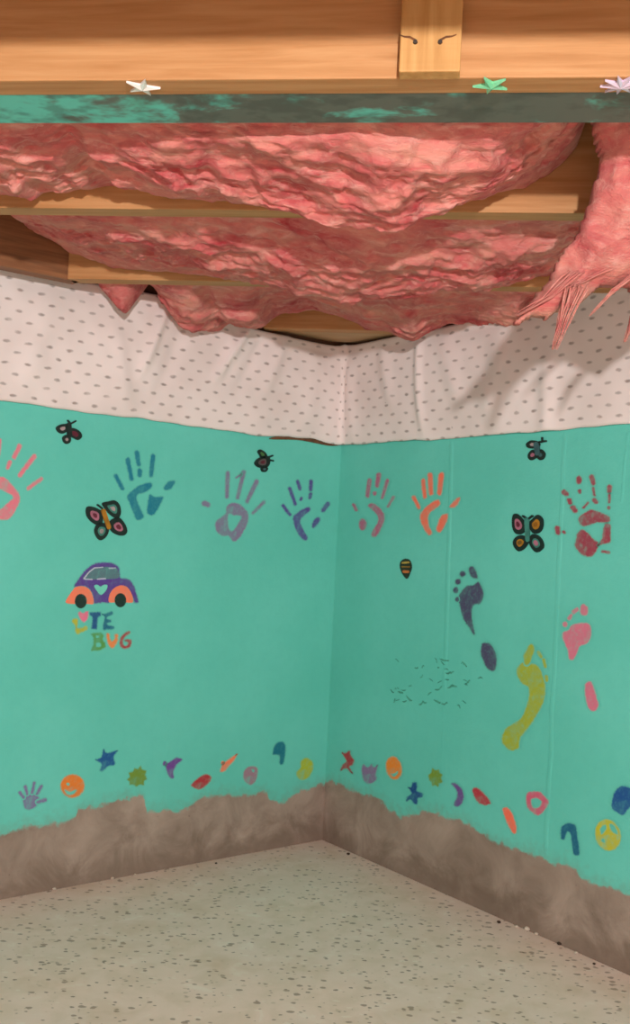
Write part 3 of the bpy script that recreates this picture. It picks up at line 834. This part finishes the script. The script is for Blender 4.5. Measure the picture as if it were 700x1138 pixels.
mark('L', 'painted_lettering', 'multicoloured hand-painted letters in two rows under the purple car', 'lettering',
   [('letter', [Pg([(79.5,690),(83,687),(86.5,688),(86.5,693),(86,697.5),(90,697.5),(96,695.5),(97,699.5),(91,703),(86,705),(83.5,702),(83,696)])], paint((178, 176, 40), .25), 0, 'yellow letter'),
    ('heart', [Pg([(86.5,681),(89,679.8),(92,681),(95,679.6),(98.5,679),(98,686),(95,691),(92,691.5),(88.5,687)])], paint((228, 104, 140), .2), 0, 'pink heart'),
    ('letter', [Pg([(99.5,680.5),(105,680),(112,680),(112.5,684),(109.3,686),(108.5,692),(108,699),(104.5,699.5),(101.5,699),(102,692),(102,686),(100,684)])], paint((24, 66, 130), .2), 0, 'blue letter'),
    ('letter', [Pg([(112.5,682.5),(118,681.5),(124.5,679),(125,683),(119.5,685.5),(119,687.5),(123.5,688.5),(123.5,691.5),(119.5,692.5),(120,694.5),(126.5,696),(125.5,699.5),(119,699.5),(114.5,700),(114.5,692),(116,686)])], paint((20, 92, 128), .2), 0, 'teal blue letter'),
    ('letter', [('p', [(100.5,704.5),(106,703),(112,703),(115.5,706),(114.5,711),(117.5,715),(116.5,720),(110,723),(105,723.5),(101,723),(103,716),(103,709)], [(106.5,706.5),(109.5,706.3),(110,708.6),(107,709)], [(107,714.5),(111,714.3),(112,718),(107.5,718.8)])], paint((84, 146, 58), .25), 0, 'green letter'),
    ('letter', [Pg([(118,704),(121.5,704.5),(122.5,709),(124.5,712.5),(127,709),(127.5,704.5),(131,705),(131,712),(128,718),(124.5,721),(120.5,717),(118.5,711)])], paint((236, 124, 44), .25), 0, 'orange letter'),
    ('letter', [Pg([(143,701),(144.5,703.5),(139.5,707.5),(136.5,712.5),(138,717),(141,716.5),(141.5,713.8),(138.5,713),(139.5,710.5),(146,710.8),(145.5,718),(140.5,721.3),(135,720),(132.3,714),(134.5,707),(138.5,703)])], paint((166, 26, 44), .2), 0, 'red letter')])

# small stamps along the bottom
GS = 'small painted shapes along the bottom of the wall'
def stamp(side, name, label, cat, shapes, col, wear=.2): return mark(side, name, label, cat, [('x', shapes, paint(col, wear))], GS)
PUH = paint((122, 100, 150), .3)
mark('L', 'small_handprint', 'small grey-purple handprint, leftmost shape low on the left wall', 'handprint',
   [('palm', [Pg([(24,884),(29,880),(38,880),(43,885),(44,892),(38,898),(32,900),(27,898),(25,891)])], PUH)] + [('finger', [s], PUH) for s in (C(22,881,26,886,4), C(28,874,30,882,4), C(38,870,35.5,881,4), C(46,873.5,41,882,4))] + [('thumb', [C(50,889,42,891.5,5)], PUH)], GS)
stamp('L', 'smiley_face', 'round orange smiley face low on the left wall', 'smiley face', [El(80.5,873.5,13.6,13.2,-.5, El(75.5,871.5,1.8,1.8), Pg([(72,877.5),(78,880),(84.5,877.5),(83,881),(78,883.5),(74,882)]))], (226, 116, 8))
stamp('L', 'painted_star', 'dark blue star low on the left wall', 'star', [Pg([(105.5,844.5),(112,841),(115,832),(119,836.5),(131,833.5),(126.5,841),(128,850),(121,851.5),(114,857),(110.5,856),(112.5,849)])], (14, 70, 140))
stamp('L', 'painted_sun', 'olive green scalloped sun low on the left wall', 'sun', [('q', [(140.5,866.5),(144,863),(142.5,858.5),(147.5,857),(149.5,853.5),(153,854.5),(156.5,850.5),(158,855),(163,856.5),(161.5,861),(163.5,866),(160.5,868.5),(160,873),(155,872.5),(151,874.5),(148,872),(143.5,872.5),(143.5,868.5)])], (112, 138, 26))
stamp('L', 'crescent_moon', 'purple crescent moon on the left wall', 'moon', [Pg([(184,849.5),(189,846),(196,841.5),(203,844),(197,849.5),(193,857),(193.5,864),(189.5,865),(185.5,859)]), El(183,848.5,2,2.6)], (110, 44, 140))
stamp('L', 'red_lips', 'dark red leaf-shaped mark on the left wall above the concrete', 'painted shape', [Pg([(212,872.5),(219,865),(229,860),(235,864),(232,870),(224,877),(217,876.5)])], (170, 16, 40))
stamp('L', 'painted_carrot', 'coral carrot shape pointing up right on the left wall', 'carrot', [Pg([(244.5,855),(247.5,848.5),(256,842.5),(264,837),(260.5,844.5),(254,852),(249,857.5),(245,858)]), El(247.3,847.6,1.8,1.8)], (238, 116, 76))
stamp('L', 'painted_rosette', 'faded mauve oval mark left of the blue cane on the left wall', 'painted shape', [Pg([(269.8,860),(273.5,853.5),(280,851),(286,853.5),(286,862),(283,870),(277.5,872.5),(271.5,868)], [(279,855),(283,855.5),(281.5,858.5)])], (156, 112, 130), .4)
stamp('L', 'painted_cane', 'teal blue cane shape near the corner on the left wall', 'cane', [Pg([(302.5,838),(305,828),(311,824),(317,826.5),(317,838),(314.8,849),(310.5,849),(310,840),(306,839)])], (10, 104, 128))
stamp('L', 'painted_figure_eight', 'lime yellow rounded mark nearest the corner on the left wall', 'painted shape', [Pg([(329,858.5),(333.5,853),(334,846),(340,842),(347,846),(348,854),(344,863),(337,867),(331,865)])], (168, 178, 24), .4)
stamp('R', 'painted_figure', 'dark red star-like figure right beside the corner', 'painted shape', [Pg([(380,836.5),(384.5,836.5),(389,834),(391,840),(394.5,845),(392,850.5),(389,852.5),(393,859),(389.5,858.5),(385,854),(379,857),(380.5,850),(385,845.5)])], (166, 22, 44))
stamp('R', 'painted_tulip', 'faded mauve tulip shape beside the right orange smiley', 'painted shape', [Pg([(402,856.5),(404,849),(409,852.5),(413,849),(416,852),(420.5,850),(418.5,860),(419,866.5),(413,871),(405,868.5)])], (134, 102, 144), .35)
stamp('R', 'smiley_face', 'narrow orange smiley face low on the right wall', 'smiley face', [El(438.2,853.6,9,13.2,-.18, Pg([(434.5,860),(438.5,859.5),(442.5,857),(442,860.5),(438,863)]))], (232, 126, 10))
stamp('R', 'painted_person', 'navy blue splayed figure low on the right wall', 'painted shape', [Pg([(453.5,875),(457,874.5),(459,869.5),(463.5,869.5),(464.5,874),(464,878.5),(470.5,881.5),(469.5,886),(465,887.5),(464.5,894),(460,893),(457,889),(452,890.5),(453,885),(457.5,881.5)])], (12, 54, 128))
stamp('R', 'painted_sun', 'olive green spiky sun low on the right wall', 'sun', [('q', [(476,861),(479.5,858),(481,853),(484.5,855.5),(488.5,855),(489.5,859),(492.5,860.5),(491,865),(492.5,869.5),(488.5,871),(487.5,875),(483.5,873),(480.5,873.5),(479.5,869),(477,867)])], (116, 142, 24), .25)
stamp('R', 'crescent_moon', 'purple crescent moon on the right wall', 'moon', [Pg([(502,871),(505.5,870),(511,873),(515,879),(516,887),(512.5,895),(507,896.5),(504.5,893),(508,886),(507.5,878)])], (108, 56, 136))
stamp('R', 'red_leaf', 'dark red leaf-shaped mark low on the right wall', 'painted shape', [Pg([(525.5,877),(530,875),(537,880),(543,887),(546,893),(539,895),(532,892),(527,885)])], (176, 24, 52))
stamp('R', 'painted_carrot', 'coral carrot stroke pointing down on the right wall', 'carrot', [Pg([(559,899),(563.5,897),(569,902),(573,913),(575,923),(571.5,927),(567,921),(562,910)])], (244, 100, 72))
stamp('R', 'painted_rosette', 'pink hexagonal ring low on the right wall', 'painted shape', [('p', [(586,881.5),(592,879.5),(601,880),(606,885),(610.5,891),(606.5,899),(600,906),(594,904.5),(587.5,899),(585,891)], [(591,889),(597,887),(602,891),(599.5,896.5),(593,897)])], (204, 78, 112), .3)
stamp('R', 'painted_cane', 'navy blue hooked cane low on the right wall', 'cane', [Pg([(623.3,930),(624,920),(628,915.5),(635,914.5),(641,918.5),(642.5,930),(645,947),(642,951),(637.5,949.5),(636,940),(634.5,928),(631.5,924),(629.5,928),(628,933),(624.5,933)])], (12, 84, 124))
stamp('R', 'peace_sign', 'round yellow peace sign low on the right wall', 'peace sign', [El(676,928,14.3,18,-.25, Pg([(668,920),(673,916.5),(674,921),(669,927)]), Pg([(678.5,915.5),(684,919),(687,927),(680,923)]), Pg([(668,934),(671.5,931.5),(673,937)]))], (188, 180, 12), .4)
stamp('R', 'blue_oval', 'large blue oval mark cut off by the right edge', 'painted shape', [Pg([(679.5,895),(683,881),(690,873.5),(700,875),(711,881),(710,893),(701,897),(693,906),(684.5,902)])], (18, 66, 138))

# bare strip under the lifted hem of the fabric
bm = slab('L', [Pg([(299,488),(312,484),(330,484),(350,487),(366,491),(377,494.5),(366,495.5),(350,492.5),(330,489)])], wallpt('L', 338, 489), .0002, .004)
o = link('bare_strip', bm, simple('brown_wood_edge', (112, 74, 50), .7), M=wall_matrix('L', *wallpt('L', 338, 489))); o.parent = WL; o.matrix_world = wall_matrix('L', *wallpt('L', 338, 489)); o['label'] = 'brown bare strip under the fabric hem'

# crumbs of plaster along the wall foot
M_CR = simple('plaster_crumb', (222, 206, 188), .8); M_CD = simple('dark_crumb', (70, 54, 42), .8)
random.seed(5)
def crumb(px, py, r, m, label, g):
    P = hit(px, py, Vector((0, 0, 0)), Vector((0, 0, 1)))
    bm = bmesh.new(); bmesh.ops.create_icosphere(bm, subdivisions=2, radius=r)
    for v in bm.verts:
        v.co *= 1+.35*noise.noise(v.co*90+Vector((px, py, 0))); v.co.z *= .6
    zmin = min(v.co.z for v in bm.verts)
    for v in bm.verts: v.co.z -= zmin
    o = link('debris_crumb', bm, m, M=Matrix.Translation(P)); tag(o, label, 'debris', g)
for px, py, r in ((586, 1034, .007), (574, 1031, .004), (596, 1039, .004), (125, 977, .004), (60, 989, .004), (150, 973, .003), (640, 1060, .004)):
    crumb(px, py, r, M_CR, 'pale plaster crumb on the floor at the foot of the wall', 'pale plaster crumbs')
for px, py, r in ((554, 1026, .0045), (622, 1050, .005), (387, 950, .0045), (240, 960, .003), (660, 1072, .003)):
    crumb(px, py, r, M_CD, 'dark brown crumb on the floor at the foot of the wall', 'dark crumbs')

# ------------------------------------------------------------------ light
def light(name, kind, P, e, col, size, rot=None, sy=None):
    L = bpy.data.lights.new(name, kind); L.energy = e; L.color = col
    if kind == 'AREA':
        L.size = size
        if sy: L.shape = 'RECTANGLE'; L.size_y = sy
    else: L.shadow_soft_size = size
    o = bpy.data.objects.new(name, L); o.location = P; COL.objects.link(o)
    if rot: o.rotation_euler = rot
    return o
light('work_lamp', 'POINT', (.18, -.80, 1.145), 116, (1, .985, .965), .03)
w = bpy.data.worlds.new('World'); sc.world = w; w.use_nodes = True
bg = w.node_tree.nodes['Background']; bg.inputs[0].default_value = (1, .98, .97, 1); bg.inputs[1].default_value = .56

# ------------------------------------------------------------------ camera
cd = bpy.data.cameras.new('camera'); cam = bpy.data.objects.new('camera', cd); COL.objects.link(cam)
M = Matrix((RT, UP, -FW)).transposed().to_4x4(); cam.matrix_world = Matrix.Translation(EYE) @ M
cd.sensor_fit = 'VERTICAL'; cd.sensor_height = 36; cd.sensor_width = 36*700/1138
cd.lens = 36*FOC/1138; cd.clip_start = .02
cd.dof.use_dof = True; cd.dof.focus_distance = 1.25; cd.dof.aperture_fstop = cd.lens/1000/.0020
sc.camera = cam
sc.view_settings.view_transform = 'Standard'; sc.view_settings.look = 'None'
sc.view_settings.gamma = 1; sc.view_settings.use_curve_mapping = False
sc.view_settings.exposure = .74
